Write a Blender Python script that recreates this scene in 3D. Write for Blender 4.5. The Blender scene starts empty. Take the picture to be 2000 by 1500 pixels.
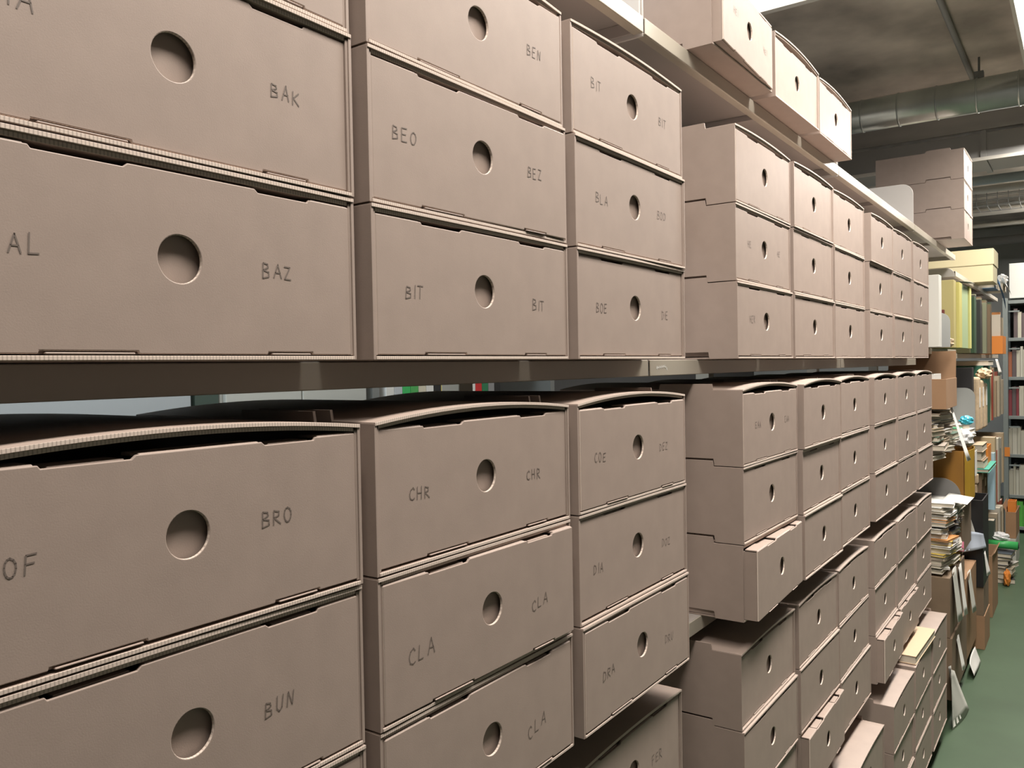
import bpy, bmesh, math, random
from mathutils import Matrix, Vector
random.seed(7)
SC = bpy.context.scene
COL = SC.collection

# ------------------------------------------------------------------ camera
cd = bpy.data.cameras.new('camera'); cam = bpy.data.objects.new('camera', cd); COL.objects.link(cam)
YAW, PIT, ROL = 0.6140, 0.019881, 0.017818
fw = Vector((-math.sin(YAW)*math.cos(PIT), math.cos(YAW)*math.cos(PIT), -math.sin(PIT)))
rt = Vector((math.cos(YAW), math.sin(YAW), 0)); dn = fw.cross(rt)
r2 = math.cos(ROL)*rt + math.sin(ROL)*dn; d2 = -math.sin(ROL)*rt + math.cos(ROL)*dn
m3 = Matrix((r2, -d2, -fw)).transposed()
cam.matrix_world = Matrix.Translation((0.52, 0, 1.5)) @ m3.to_4x4()
cd.sensor_width = 36; cd.lens = 1598.41/2000*36; cd.clip_start = 0.02
SC.camera = cam
# ------------------------------------------------------------------ world + exposure
w = bpy.data.worlds.new('world'); SC.world = w; w.use_nodes = True
bg = w.node_tree.nodes['Background']; bg.inputs[0].default_value = (1.0, 0.93, 0.86, 1); bg.inputs[1].default_value = 0.02
SC.view_settings.view_transform = 'Standard'; SC.view_settings.look = 'None'
SC.view_settings.gamma = 1; SC.view_settings.use_curve_mapping = False
SC.view_settings.exposure = 0.2
# ------------------------------------------------------------------ room lamps (tubes of the luminaires, plus unseen added lamps)
def area(name, loc, sx, sy, power, col):
    l = bpy.data.lights.new(name, 'AREA'); l.shape = 'RECTANGLE'; l.size = sx; l.size_y = sy
    l.energy = power; l.color = col
    o = bpy.data.objects.new(name, l); o.location = loc; COL.objects.link(o); return o
WARM = (1.0, 0.93, 0.85); COOL = (0.82, 0.92, 1.0)
LAMP_X, LAMP_Z = 0.46, 2.75
for yc, pw in ((0.5, 36), (2.15, 37), (3.65, 19), (5.13, 50), (7.6, 42)):  # nearest and farthest lack luminaires; last two added to brighten the far end
    area('aisle_lamp', (LAMP_X, yc, LAMP_Z-0.012), 0.27, 0.8 if 5 < yc < 6 else 1.3, pw, WARM).data.spread = 3.14 if yc > 4 or yc < 1 else 2.5
area('cross_lamp', (-0.9, 2.76, LAMP_Z-0.012), 1.3, 0.24, 2, COOL).data.spread = 1.9
area('back_aisle_lamp', (-1.25, 0.6, LAMP_Z-0.012), 0.2, 2.2, 40, COOL)
area('back_aisle_lamp', (-1.25, 7.0, LAMP_Z-0.012), 0.2, 2.2, 25, COOL)

# ------------------------------------------------------------------ materials
MATS = {}
def mat(name, col, rough=0.6, metal=0.0, noise=0.0, scale=8.0, bump=0.0, bscale=200.0, spec=0.5, emit=None, estr=0, stretch=None, col2=None):
    if name in MATS: return MATS[name]
    m = bpy.data.materials.new(name); m.use_nodes = True; nt = m.node_tree; b = nt.nodes['Principled BSDF']
    b.inputs['Base Color'].default_value = (*col, 1); b.inputs['Roughness'].default_value = rough
    b.inputs['Metallic'].default_value = metal; b.inputs['Specular IOR Level'].default_value = spec
    tc = nt.nodes.new('ShaderNodeTexCoord'); src = tc.outputs['Object']
    if stretch:
        mp = nt.nodes.new('ShaderNodeMapping'); mp.inputs['Scale'].default_value = stretch
        nt.links.new(src, mp.inputs[0]); src = mp.outputs[0]
    if noise > 0:
        n = nt.nodes.new('ShaderNodeTexNoise'); n.inputs['Scale'].default_value = scale; n.inputs['Detail'].default_value = 6
        nt.links.new(src, n.inputs['Vector'])
        r = nt.nodes.new('ShaderNodeValToRGB'); r.color_ramp.elements[0].position = 0.3; r.color_ramp.elements[1].position = 0.7
        c2 = col2 or tuple(c*(1+noise) for c in col)
        r.color_ramp.elements[0].color = (*[c*(1-noise) for c in col], 1); r.color_ramp.elements[1].color = (*c2, 1)
        nt.links.new(n.outputs['Fac'], r.inputs[0]); nt.links.new(r.outputs[0], b.inputs['Base Color'])
    if bump > 0:
        n2 = nt.nodes.new('ShaderNodeTexNoise'); n2.inputs['Scale'].default_value = bscale; n2.inputs['Detail'].default_value = 4
        nt.links.new(src, n2.inputs['Vector'])
        bp = nt.nodes.new('ShaderNodeBump'); bp.inputs['Strength'].default_value = bump; bp.inputs['Distance'].default_value = 0.002
        nt.links.new(n2.outputs['Fac'], bp.inputs['Height']); nt.links.new(bp.outputs[0], b.inputs['Normal'])
    if emit:
        b.inputs['Emission Color'].default_value = (*emit, 1); b.inputs['Emission Strength'].default_value = estr
    MATS[name] = m; return m
CARD = mat('grey_brown_cardboard', (0.352, 0.277, 0.236), 0.5, noise=0.04, scale=30, bump=0.05, bscale=900, spec=0.45)
def corrugated():
    m = mat('corrugated_cut_edge', (0.55, 0.45, 0.38), 0.8); nt = m.node_tree; b = nt.nodes['Principled BSDF']
    tc = nt.nodes.new('ShaderNodeTexCoord'); wv = nt.nodes.new('ShaderNodeTexWave'); wv.wave_type = 'BANDS'; wv.bands_direction = 'Y'
    wv.inputs['Scale'].default_value = 120; wv.inputs['Distortion'].default_value = 1.0
    r = nt.nodes.new('ShaderNodeValToRGB'); r.color_ramp.elements[0].color = (0.47, 0.385, 0.33, 1); r.color_ramp.elements[1].color = (0.68, 0.57, 0.49, 1)
    r.color_ramp.elements[0].position = 0.1; r.color_ramp.elements[1].position = 0.45
    nt.links.new(tc.outputs['Object'], wv.inputs[0]); nt.links.new(wv.outputs['Fac'], r.inputs[0]); nt.links.new(r.outputs[0], b.inputs['Base Color'])
    return m
CORR = corrugated()
PENC = mat('pencil_grey', (0.17, 0.135, 0.115), 0.6)
PENF = mat('faint_pencil', (0.25, 0.20, 0.175), 0.6)
SHELF = mat('cream_enamelled_steel', (0.44, 0.40, 0.33), 0.33, noise=0.03, scale=5, spec=0.5)
UNDER = mat('shaded_shelf_underside', (0.36, 0.325, 0.30), 0.5)  # shade under the cream boards, put into a darker grey
PLATE = mat('pale_grey_plate', (0.52, 0.49, 0.46), 0.5)
DARKST = mat('grey_enamelled_steel', (0.20, 0.21, 0.20), 0.45)
WHITE = mat('white_paper', (0.75, 0.74, 0.70), 0.8)
def M(name, col, **k): return mat(name, col, **k)

# ------------------------------------------------------------------ mesh helpers
def newbm(): return bmesh.new()
def bx(bm, x0, x1, y0, y1, z0, z1, mi=0):
    vs = [bm.verts.new((x, y, z)) for x in (x0, x1) for y in (y0, y1) for z in (z0, z1)]
    for q in ((0,1,3,2), (4,6,7,5), (0,4,5,1), (2,3,7,6), (0,2,6,4), (1,5,7,3)):
        f = bm.faces.new([vs[i] for i in q]); f.material_index = mi
def prism(bm, prof, axis, a0, a1, mi=0):
    # prof: 2D points; axis 'y' -> prof is (x,z); 'x' -> (y,z); 'z' -> (x,y)
    def pt(p, a):
        return {'y': (p[0], a, p[1]), 'x': (a, p[0], p[1]), 'z': (p[0], p[1], a)}[axis]
    A = [bm.verts.new(pt(p, a0)) for p in prof]; B = [bm.verts.new(pt(p, a1)) for p in prof]
    n = len(prof)
    f = bm.faces.new(A); f.material_index = mi; f = bm.faces.new(B); f.material_index = mi
    for i in range(n):
        f = bm.faces.new((A[i], A[(i+1) % n], B[(i+1) % n], B[i])); f.material_index = mi
def tube(bm, pts, r, seg=12, mi=0, caps=True):
    rings = []
    for i, p in enumerate(pts):
        p = Vector(p); a = Vector(pts[max(0, i-1)]); b = Vector(pts[min(len(pts)-1, i+1)]); t = (b-a).normalized()
        u = t.cross(Vector((0, 0, 1)));
        if u.length < 1e-3: u = t.cross(Vector((1, 0, 0)))
        u.normalize(); v = t.cross(u); rr = r[i] if isinstance(r, (list, tuple)) else r
        rings.append([bm.verts.new(p + rr*(math.cos(k*2*math.pi/seg)*u + math.sin(k*2*math.pi/seg)*v)) for k in range(seg)])
    for i in range(len(rings)-1):
        for k in range(seg):
            f = bm.faces.new((rings[i][k], rings[i][(k+1) % seg], rings[i+1][(k+1) % seg], rings[i+1][k])); f.smooth = True; f.material_index = mi
    if caps:
        bm.faces.new(rings[0]).material_index = mi; bm.faces.new(rings[-1]).material_index = mi
def mesh_of(name, bm, mats):
    bmesh.ops.recalc_face_normals(bm, faces=bm.faces)
    me = bpy.data.meshes.new(name); bm.to_mesh(me); bm.free()
    for m in (mats if isinstance(mats, (list, tuple)) else [mats]): me.materials.append(m)
    return me
def link(name, me, parent=None, loc=None, rz=0, bev=0):
    o = bpy.data.objects.new(name, me); COL.objects.link(o)
    if parent: o.parent = parent
    if loc is not None: o.location = loc
    o.rotation_euler = (0, 0, rz)
    if bev:
        b = o.modifiers.new('bevel', 'BEVEL'); b.width = bev; b.segments = 2; b.limit_method = 'ANGLE'; b.angle_limit = 0.9
    return o
def obj(name, bm, mats, parent=None, loc=None, rz=0, bev=0): return link(name, mesh_of(name, bm, mats), parent, loc, rz, bev)
def empty(name, loc, rz=0, label=None, cat=None, group=None):
    o = bpy.data.objects.new(name, None); o.empty_display_size = 0.05; COL.objects.link(o); o.location = loc; o.rotation_euler = (0, 0, rz)
    return tag(o, label, cat, group)
def tag(o, label=None, cat=None, group=None, kind=None):
    if label: o['label'] = label
    if cat: o['category'] = cat
    if group: o['group'] = group
    if kind: o['kind'] = kind
    return o

# ------------------------------------------------------------------ the room
CEIL = 2.93
FL = mat('green_linoleum', (0.060, 0.098, 0.056), 0.5, noise=0.12, scale=3, bump=0.03, bscale=60, spec=0.3)
bm = newbm(); bx(bm, -3.0, 1.6, -2.6, 10.4, -0.05, 0.0); tag(obj('floor', bm, FL), kind='structure')
CONC = mat('raw_concrete', (0.58, 0.52, 0.46), 0.85, noise=0.42, scale=2.4, bump=0.5, bscale=14, stretch=(1.2, 1, 1))
bm = newbm(); bx(bm, -3.0, 1.6, -2.6, 10.4, CEIL, CEIL+0.1); tag(obj('ceiling', bm, CONC), kind='structure')
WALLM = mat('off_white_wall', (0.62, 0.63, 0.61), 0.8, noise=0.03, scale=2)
WALLD = mat('dark_bounce_cutting_wall', (0.09, 0.085, 0.08), 0.85, noise=0.05, scale=2)  # walls set near black to cut light bounced onto the boxes
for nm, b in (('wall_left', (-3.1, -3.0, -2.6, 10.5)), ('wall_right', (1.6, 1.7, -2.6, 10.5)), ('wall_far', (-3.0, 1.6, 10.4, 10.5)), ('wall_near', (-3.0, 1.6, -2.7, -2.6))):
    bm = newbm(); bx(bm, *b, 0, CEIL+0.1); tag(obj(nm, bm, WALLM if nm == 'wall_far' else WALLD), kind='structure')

# luminaires -------------------------------------------------------
HOUS = mat('white_lamp_housing', (0.62, 0.60, 0.55), 0.5)
DIFF = mat('lit_lamp_diffuser', (0.9, 0.9, 0.9), 0.5, emit=(1.0, 0.97, 0.92), estr=3.0)
def luminaire(name, x0, x1, y0, y1, label):
    t = empty(name, ((x0+x1)/2, (y0+y1)/2, LAMP_Z), 0, label, 'ceiling light', 'fluorescent luminaires')
    hx, hy = (x1-x0)/2, (y1-y0)/2
    bm = newbm(); bx(bm, -hx+.03, hx-.03, -hy+.03, hy-.03, 0.012, 0.09)
    obj('housing', bm, HOUS, t)
    bm = newbm()
    for a in ((-hx, hx, -hy, -hy+.03), (-hx, hx, hy-.03, hy), (-hx, -hx+.012, -hy+.03, hy-.03), (hx-.012, hx, -hy+.03, hy-.03)): bx(bm, *a, -0.012, 0.06)
    obj('frame', bm, HOUS, t)
    bm = newbm(); bx(bm, -hx+.014, hx-.014, -hy+.031, hy-.031, 0.0, 0.010); obj('diffuser', bm, DIFF, t)
    for s in (-1, 1):
        bm = newbm(); tube(bm, [(0, s*hy*.6, 0.09), (0, s*hy*.6, CEIL-LAMP_Z)] if hy > hx else [(s*hx*.6, 0, 0.09), (s*hx*.6, 0, CEIL-LAMP_Z)], 0.005, 8); obj('hanger', bm, DARKST, t)
luminaire('fluorescent_light', LAMP_X-.16, LAMP_X+.16, 3.0, 4.33, 'lit fluorescent ceiling light along the aisle at the top right corner')
luminaire('fluorescent_light', LAMP_X-.16, LAMP_X+.16, 1.55, 2.88, 'lit fluorescent ceiling light over the aisle, just outside the top edge')
luminaire('fluorescent_light', LAMP_X-.16, LAMP_X+.16, 4.72, 5.56, 'unseen added fluorescent ceiling light over the aisle, beyond the round duct')  # added out of view to light the fronts of the three-box stack
luminaire('fluorescent_light', -1.55, 0.15, 2.59, 2.93, 'lit wide ceiling light across the shelves, above the tilted box lettered HEI')

# overhead services --------------------------------------------------
DUCT = mat('galvanised_duct_steel', (0.55, 0.60, 0.58), 0.3, metal=0.8, noise=0.18, scale=5, bump=0.1, bscale=25)
t = empty('ventilation_duct', (-0.5, 4.48, 2.75), 0, 'round galvanised spiral ventilation duct crossing under the concrete ceiling', 'ventilation duct')
bm = newbm(); tube(bm, [(-2.4, 0, 0), (2.05, 0, 0)], 0.079, 40); obj('pipe', bm, DUCT, t)
for k in range(26):
    bm = newbm(); x = -2.3+k*0.17
    tube(bm, [(x, 0, 0), (x+.007, 0, 0)], 0.082, 40); obj('seam_ring', bm, DUCT, t)
for x in (-1.3, 0.6):
    bm = newbm(); tube(bm, [(x, 0, 0.10), (x, 0, CEIL-2.75)], 0.005, 8); bx(bm, x-.02, x+.02, -.02, .02, .077, .11); obj('hanger', bm, DARKST, t)
SERV = mat('grey_service_steel', (0.33, 0.33, 0.32), 0.6); SERL = mat('pale_service_steel', (0.55, 0.53, 0.48), 0.5); SERB = mat('blue_grey_pipe', (0.34, 0.40, 0.42), 0.5)
bm = newbm(); bx(bm, -2.6, 1.5, 4.85, 5.40, 2.81, CEIL+.01); tag(obj('trim_1', bm, mat('shaded_concrete_beam', (.13, .12, .11), .8, noise=.2, scale=3)), kind='structure')  # concrete beam, its shade put into a darker base colour
t = empty('rectangular_duct', (-0.5, 5.8, 2.69), 0, 'dark grey rectangular air duct behind the round duct', 'air duct')
bm = newbm(); bx(bm, -2.1, 2.0, -.2, .2, 0, .15); obj('duct_body', bm, SERV, t, bev=.004)
for x in (-1.9, -.7, .5, 1.7):
    bm = newbm(); bx(bm, x, x+.03, -.21, .21, -.012, .162); obj('flange', bm, SERV, t)
bm = newbm(); bx(bm, -2.1, 2.0, -.212, -.202, -.014, .006); obj('edge_strip', bm, SERL, t)
for x in (-1.6, 1.4):
    bm = newbm(); tube(bm, [(x, 0, .15), (x, 0, CEIL-2.69)], 0.006, 8); obj('hanger', bm, DARKST, t)
for (Y, z, r, mm, lab) in ((6.47, 2.724, .031, SERB, 'blue-grey pipe running across below the ceiling, behind the ducts'),
                       (6.9, 2.737, .026, SERL, 'pale pipe running across below the ceiling, in front of the cable tray'),
                       (7.76, 2.707, .03, SERL, 'pale yellowish pipe below the ceiling, just behind the cable tray'),
                       (8.62, 2.72, .019, SERL, 'thin pale pipe below the ceiling near the far wall'),
                       (9.48, 2.68, .043, SERV, 'dark pipe below the ceiling closest to the far wall')):
    t = empty('ceiling_pipe', (-0.5, Y, z), 0, lab, 'pipe', 'ceiling pipes')
    bm = newbm(); tube(bm, [(-2.3, 0, 0), (2.05, 0, 0)], r, 20); obj('pipe', bm, mm, t)
    for x in (-1.5, .9):
        bm = newbm(); tube(bm, [(x, 0, r), (x, 0, CEIL-z)], 0.006, 8); obj('hanger', bm, DARKST, t)
t = empty('cable_tray', (-0.5, 7.33, 2.664), 0, 'grey cable tray with a fine grid below the far ceiling', 'cable tray')
bm = newbm()
for z in (0, .04, .08, .122): bx(bm, -2.2, 2.0, -.155, -.15, z, z+.006); bx(bm, -2.2, 2.0, .15, .155, z, z+.006)
for k in range(60): bx(bm, -2.2+k*.07, -2.2+k*.07+.005, -.155, .155, 0, .005); bx(bm, -2.2+k*.07, -2.2+k*.07+.005, -.155, -.15, .006, .122)
obj('grid', bm, SERV, t)
for x in (-1.5, .9):
    bm = newbm(); tube(bm, [(x, 0, .005), (x, 0, CEIL-2.664)], 0.006, 8); obj('hanger', bm, DARKST, t)
bm = newbm(); tube(bm, [(.045, 2.8, CEIL-.014), (.045, 5.6, CEIL-.014)], 0.012, 12)
tag(obj('conduit', bm, SERV), 'thin conduit running along the concrete ceiling to the round duct', 'conduit')

# ------------------------------------------------------------------ shelving
XF = -0.0724
J = [-0.042, 1.234, 2.510, 3.786, 5.062, 6.338, 7.614]
LV = [0.078, 0.555, 1.032, 1.509, 2.07]
def shelf_board(parent, y0, y1, z, depth=.40, mm=SHELF, lip=.027):
    bm = newbm()
    bx(bm, XF-depth, XF-.0015, y0, y1, z-.003, z)
    bx(bm, XF-.002, XF, y0, y1, z-lip, z-.0005)                    # front lip
    bx(bm, XF-.018, XF-.002, y0, y1, z-lip, z-lip+.002)            # return of the lip
    bx(bm, XF-depth, XF-depth+.002, y0, y1, z-lip, z-.003)
    for y in (y0, y1-.002): bx(bm, XF-depth+.002, XF-.018, y, y+.002, z-lip+.003, z-.003)
    yc = (y0+y1)/2; bx(bm, XF-depth+.01, XF-.02, yc-.02, yc+.02, z-.016, z-.003)
    bm.faces.ensure_lookup_table()
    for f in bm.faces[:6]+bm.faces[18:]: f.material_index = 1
    o = obj('shelf_board', bm, [mm, UNDER], bev=.0012); o.parent = parent; return o
def plate(parent, y, z, h=.17, d=.32, mm=PLATE, x0=None, name='end_plate'):
    x0 = XF-.004 if x0 is None else x0
    r = .045; pr = [(x0-d, z), (x0, z), (x0, z+h-r)]
    for k in range(1, 8): a = k*math.pi/16; pr.append((x0-r+r*math.cos(a), z+h-r+r*math.sin(a)))
    pr += [(x0-r, z+h), (x0-d, z+h)]
    bm = newbm(); prism(bm, pr, 'y', y-.002, y+.002)
    o = obj(name, bm, mm, parent, bev=.001); return o
ordn = ['nearest', 'second', 'third', 'fourth', 'fifth', 'sixth']
bay_lv = {0: LV, 1: LV, 2: LV, 3: [0.078, 0.60, 1.075, 1.555, 2.07], 4: [.078, .60, 1.10, 1.535, 1.985], 5: [.078, .60, 1.10, 1.535, 1.985]}
for b in range(6):
    u = empty('shelving_unit', (0, 0, 0), 0, ['cream steel shelving bay holding the large nearest archive boxes', 'cream steel shelving bay with a small white mark on its shelf edge',
        'cream steel shelving bay holding the last three stacks of archive boxes', 'steel shelving bay with white binder and yellow folders after the archive boxes',
        'steel shelving bay with dark olive folders under the yellow box', 'farthest steel shelving bay of the row, with orange magazine box'][b], 'shelving', 'row of shelving bays')
    for z in bay_lv[b]: shelf_board(u, J[b]+.003, J[b+1]-.003, z)
    for y in ([J[b]+.025] if b else [J[0]+.025]):
        bm = newbm(); bx(bm, XF-.45, XF-.405, y-.022, y+.022, 0, 2.30); obj('upright', bm, SHELF, u, bev=.002)
    if b == 5:
        bm = newbm(); bx(bm, XF-.45, XF-.405, J[6]-.045, J[6]-.001, 0, 2.0); obj('upright', bm, SHELF, u, bev=.002)
    if b < 3: plate(u, J[b+1]-.008, 2.071)
    if b: plate(u, J[b]+.004, bay_lv[b][-1]-.03 if b < 4 else bay_lv[b][-1]-.03, h=.03+(.17 if b < 3 else .02), d=.30)
    bm = newbm(); bx(bm, XF-.39, XF-.03, J[b]+.003, J[b+1]-.003, 0.0, .045); obj('plinth', bm, DARKST, u)
    if b == 1:                                                      # small white script mark on the shelf edge
        bm = newbm(); zc = LV[3]-.0125
        y = J[1]+.026
        for q in range(26):
            a = q/25; yy = y+.001+a*.042
            if 0.12 < a < .16 or .76 < a < .80: continue
            s = math.sin(q*2.4)*.0013 + (a-.3)*.0035 - (max(0, a-.78)*.03 if a > .78 else 0)
            r = .0022 if a < .12 else .0012
            bx(bm, XF+.0001, XF+.0005, yy, yy+.0016, zc+s-r, zc+s+r)
        obj('edge_mark', bm, WHITE, u)

# ------------------------------------------------------------------ handwriting (single-stroke capitals)
G = {'A': [[(0, 0), (.3, 1), (.6, 0)], [(.1, .38), (.5, .38)]],
 'B': [[(0, 0), (0.03, 1), (.4, .93), (.45, .72), (.03, .53), (.5, .42), (.52, .12), (0, 0)]],
 'C': [[(.52, .82), (.35, 1), (.1, .82), (0, .45), (.1, .12), (.35, 0), (.55, .12)]],
 'D': [[(0, 0), (0.02, 1), (.4, .85), (.52, .5), (.4, .15), (0, 0)]],
 'E': [[(.5, 1), (0, .97), (0, 0), (.5, .02)], [(0, .52), (.4, .54)]],
 'F': [[(.5, 1), (0, .97), (0, 0)], [(0, .52), (.42, .55)]],
 'H': [[(0, 0), (0, 1)], [(.5, 0), (.5, 1)], [(0, .5), (.5, .5)]],
 'I': [[(.1, 0), (.1, 1)]], 'K': [[(0, 0), (0, 1)], [(.5, .95), (.05, .5), (.55, 0)]],
 'L': [[(0, 1), (0, 0), (.45, .03)]], 'M': [[(0, 0), (.05, 1), (.3, .4), (.55, 1), (.62, 0)]],
 'N': [[(0, 0), (.05, 1), (.45, .05), (.52, 1)]],
 'O': [[(.28, 1), (.14, .93), (.05, .78), (0, .55), (.01, .32), (.09, .1), (.22, 0), (.37, .05), (.48, .2), (.55, .43), (.55, .68), (.45, .88), (.28, 1)]],
 'R': [[(0, 0), (.02, 1), (.42, .9), (.4, .6), (.02, .5), (.55, 0)]],
 'T': [[(-.05, 1), (.55, .98)], [(.25, 1), (.24, 0)]], 'U': [[(0, 1), (.03, .2), (.25, 0), (.45, .2), (.5, 1)]],
 'Z': [[(0, 1), (.5, .97), (0, .05), (.55, .02)]]}
def write(bm, txt, y, z, h, mi, wd=.0011, adv=1.08, slope=0.0, x=0.0003):
    rnd = random.Random(txt+str(round(y, 3)))
    yy = y
    for ch in txt:
        kx = h*rnd.uniform(.92, 1.1); kz = h*rnd.uniform(.88, 1.08); dz = rnd.uniform(-.06, .06)*h + slope*(yy-y); sh = rnd.uniform(-.03, .12)
        for st in G[ch]:
            for (a, b) in zip(st[:-1], st[1:]):
                p = Vector((yy+(a[0]+sh*a[1])*kx, z+a[1]*kz+dz)); q = Vector((yy+(b[0]+sh*b[1])*kx, z+b[1]*kz+dz))
                d = q-p
                if d.length < 1e-6: continue
                n = Vector((-d.y, d.x)).normalized()*wd/2; e = d.normalized()*wd*.3
                vs = [bm.verts.new((x, *v)) for v in (p-e-n, q+e-n, q+e+n, p-e+n)]
                f = bm.faces.new(vs); f.material_index = mi
        yy += (h*.42 if ch == 'I' else h*adv*.85)

# ------------------------------------------------------------------ archive box
BW, BH, BD = 0.334, 0.1393, 0.385
TH = 0.0032
def shell_mesh(arch, W=BW):
    bm = newbm(); w = W/2
    prof = [(0, 0), (0, BH-.001), (-.055, BH-.001), (-.057, BH+.0105), (-.160, BH+.0105), (-.163, BH-.001), (-BD, BH-.001), (-BD, 0.0),
            (-.165, 0.0), (-.162, .0125), (-.056, .0125), (-.054, 0.0)]
    for s in (-1, 1):
        a, b_ = (w-TH, w) if s > 0 else (-w, -w+TH)
        prism(bm, prof, 'y', a, b_)
        prism(bm, [(-.001, .004), (-.001, BH-.005), (-.05, BH-.005), (-.05, .004)], 'y', s*(w-TH) - (TH*.9 if s > 0 else 0), s*(w-TH)+(0 if s > 0 else TH*.9))
    N = 14
    def zt(y): return arch*(1-(y/w)**2)
    for (x0, x1, zb, t, mi) in ((-BD, .0008, BH-TH, TH, 1), (-.05, -.0015, BH-2*TH-.0002, TH, 0)):
        rows = []
        wy = w-.0005 if mi else w-TH*2
        for i in range(N+1):
            y = -wy+2*wy*i/N; z = zb+zt(y)
            rows.append([bm.verts.new(p) for p in ((x0, y, z), (x1, y, z), (x1, y, z+t), (x0, y, z+t))])
        for i in range(N):
            A, B = rows[i], rows[i+1]
            for k in range(4):
                f = bm.faces.new((A[k], A[(k+1) % 4], B[(k+1) % 4], B[k]))
                if k == 1: f.material_index = 1
                if k in (0, 2): f.smooth = True
        bm.faces.new(rows[0]); bm.faces.new(rows[-1])
    # bottom (front part and rear part, between the side tabs)
    bx(bm, -BD, 0, -w+TH, w-TH, 0, TH)
    bx(bm, 0, .0006, -w+TH, w-TH, .0002, TH, 1)
    bx(bm, -BD, -BD+TH, -w+TH, w-TH, TH, BH-TH)
    return mesh_of('shell', bm, [CARD, CORR])
def circ(cx, cy, r, n=36): return [(cx+r*math.cos(2*math.pi*i/n), cy+r*math.sin(2*math.pi*i/n)) for i in range(n)]
def panel_mesh(lt, rtx, faint=False, W=BW, opt=None):
    """drawer front: outer ply with finger hole, folded top flanges, notches for the lock tabs"""
    opt = opt or {}
    bm = newbm(); w = W/2-.0062; z0, z1 = .0048, .1312; t = .003
    X = lambda f: -w+2*w*f
    nd = .0022
    top = [(0, z1), (.19, z1), (.195, z1-nd), (.375, z1-nd), (.385, z1+.0004), (.70, z1+.0004), (.71, z1-nd), (.86, z1-nd), (.865, z1), (1, z1)]
    bot = [(1, z0), (.87, z0), (.868, z0+.002), (.73, z0+.002), (.728, z0), (.40, z0), (.398, z0+.002), (.20, z0+.002), (.198, z0), (0, z0)]
    outline = [(X(f), z) for f, z in top+bot]
    hole = circ(0.0, .0715, .0170)
    es = []; loops = []
    for lp in (outline, hole):
        vs = [bm.verts.new((0, a, b)) for a, b in lp]; loops.append(vs)
        for i in range(len(vs)): es.append(bm.edges.new((vs[i], vs[(i+1) % len(vs)])))
    bmesh.ops.triangle_fill(bm, edges=es, use_beauty=True)
    front = list(bm.faces)
    back = {}
    for lp in loops:
        for v in lp: back[v] = bm.verts.new((-t, v.co.y, v.co.z))
    for f in front: bm.faces.new([back[v] for v in reversed(f.verts)])
    for li, lp in enumerate(loops):
        for i in range(len(lp)):
            a, b_ = lp[i], lp[(i+1) % len(lp)]
            f = bm.faces.new((a, b_, back[b_], back[a]))
            if li == 1: f.material_index = 1
            elif i in (19,) or abs(a.co.y-b_.co.y) < 1e-5: f.material_index = 1
            else: f.material_index = 0 if a.co.z > .12 else 1
    # folded flanges on top (rounded lip rolling back over the drawer wall)
    for f0, f1 in ((0.0, .185), (.39, .695), (.87, 1.0)):
        prism(bm, [(-.0030, z1-.004), (-.0003, z1-.0012), (-.0008, z1+.0006), (-.0025, z1+.0012), (-.024, z1+.0012), (-.024, z1-.0015), (-.003, z1-.0015), (-.003, z1-.004)], 'y', X(f0)+.0008, X(f1)-.0008)
    # lock tabs (top and bottom)
    for f0, f1 in ((.21, .365), (.725, .85)):
        prism(bm, [(-.0035, z1-.004), (-.0035, z1-.0015), (-.028, z1-.0015), (-.028, z1-.004)], 'y', X(f0), X(f1), 0)
    for f0, f1 in ((.21, .39), (.74, .86)):
        bx(bm, -.004, .0009, X(f0), X(f1), z0-.0004, z0+.0010, 0)
    mi = 3 if faint else 2
    zt = .0665
    L = opt
    if lt: write(bm, lt, L.get('ly', -.098), L.get('lz', zt), L.get('h', .0125), mi, wd=.0010 if not faint else .0012, slope=L.get('ls', 0))
    if rtx: write(bm, rtx, L.get('ry', .080), L.get('rz', zt), L.get('rh', .0115), mi if not L.get('rf') else 3, wd=.0010 if not faint else .0012, slope=L.get('rs', 0))
    return mesh_of('drawer_front', bm, [CARD, CORR, PENC, PENF])
def tray_mesh(W=BW):
    bm = newbm(); w = W/2-.0075
    for s in (-1, 1):
        a, b_ = (w-TH, w) if s > 0 else (-w, -w+TH)
        bx(bm, -.365, -.0035, a, b_, .0045, .1285)
        # cut-out slot look: second ply at the front of the side wall
        bx(bm, -.0155, -.0045, a-(TH if s > 0 else -TH), b_-(TH if s > 0 else -TH), .030, .100, 1)
    bx(bm, -.365, -.0035, -w+TH, w-TH, .0045, .0072)
    bx(bm, -.0095, -.0065, -w+TH*2+.001, w-TH*2-.001, .0075, .127)
    bx(bm, -.365, -.362, -w+TH, w-TH, .0072, .12)
    return mesh_of('drawer_tray', bm, CARD)
SHELL_A = shell_mesh(.0095); SHELL_M = shell_mesh(.005); SHELL_F = shell_mesh(.0005); TRAY = tray_mesh()
PLAIN = panel_mesh('', '')
def archive_box(x, yr, z, label, group, arch=0, pull=0.0, yawf=0.0, lt='', rtx='', faint=False, rz=None, opt=None, jit=True, width=BW):
    """x = front plane, yr = right edge along the aisle, z = bottom"""
    r = random.Random(label)
    rz = (r.uniform(-.006, .006) if jit else 0) if rz is None else rz
    t = empty('archive_box', (x+(r.uniform(-.0025, .0025) if jit else 0), yr-width/2-.002, z+.0003), rz, label, 'archive box', group)
    link('shell', (SHELL_F, SHELL_M, SHELL_A)[arch], t, bev=.0008)
    me = panel_mesh(lt, rtx, faint, opt=opt) if (lt or rtx) else PLAIN
    dz = r.uniform(-.0005, .001)
    px = -.0022 + r.uniform(-.001, .0022) + pull
    link('drawer_tray', TRAY, t, (px, 0, dz), yawf)
    link('drawer_front', me, t, (px, 0, dz), yawf, bev=.0007)
    return t
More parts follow.
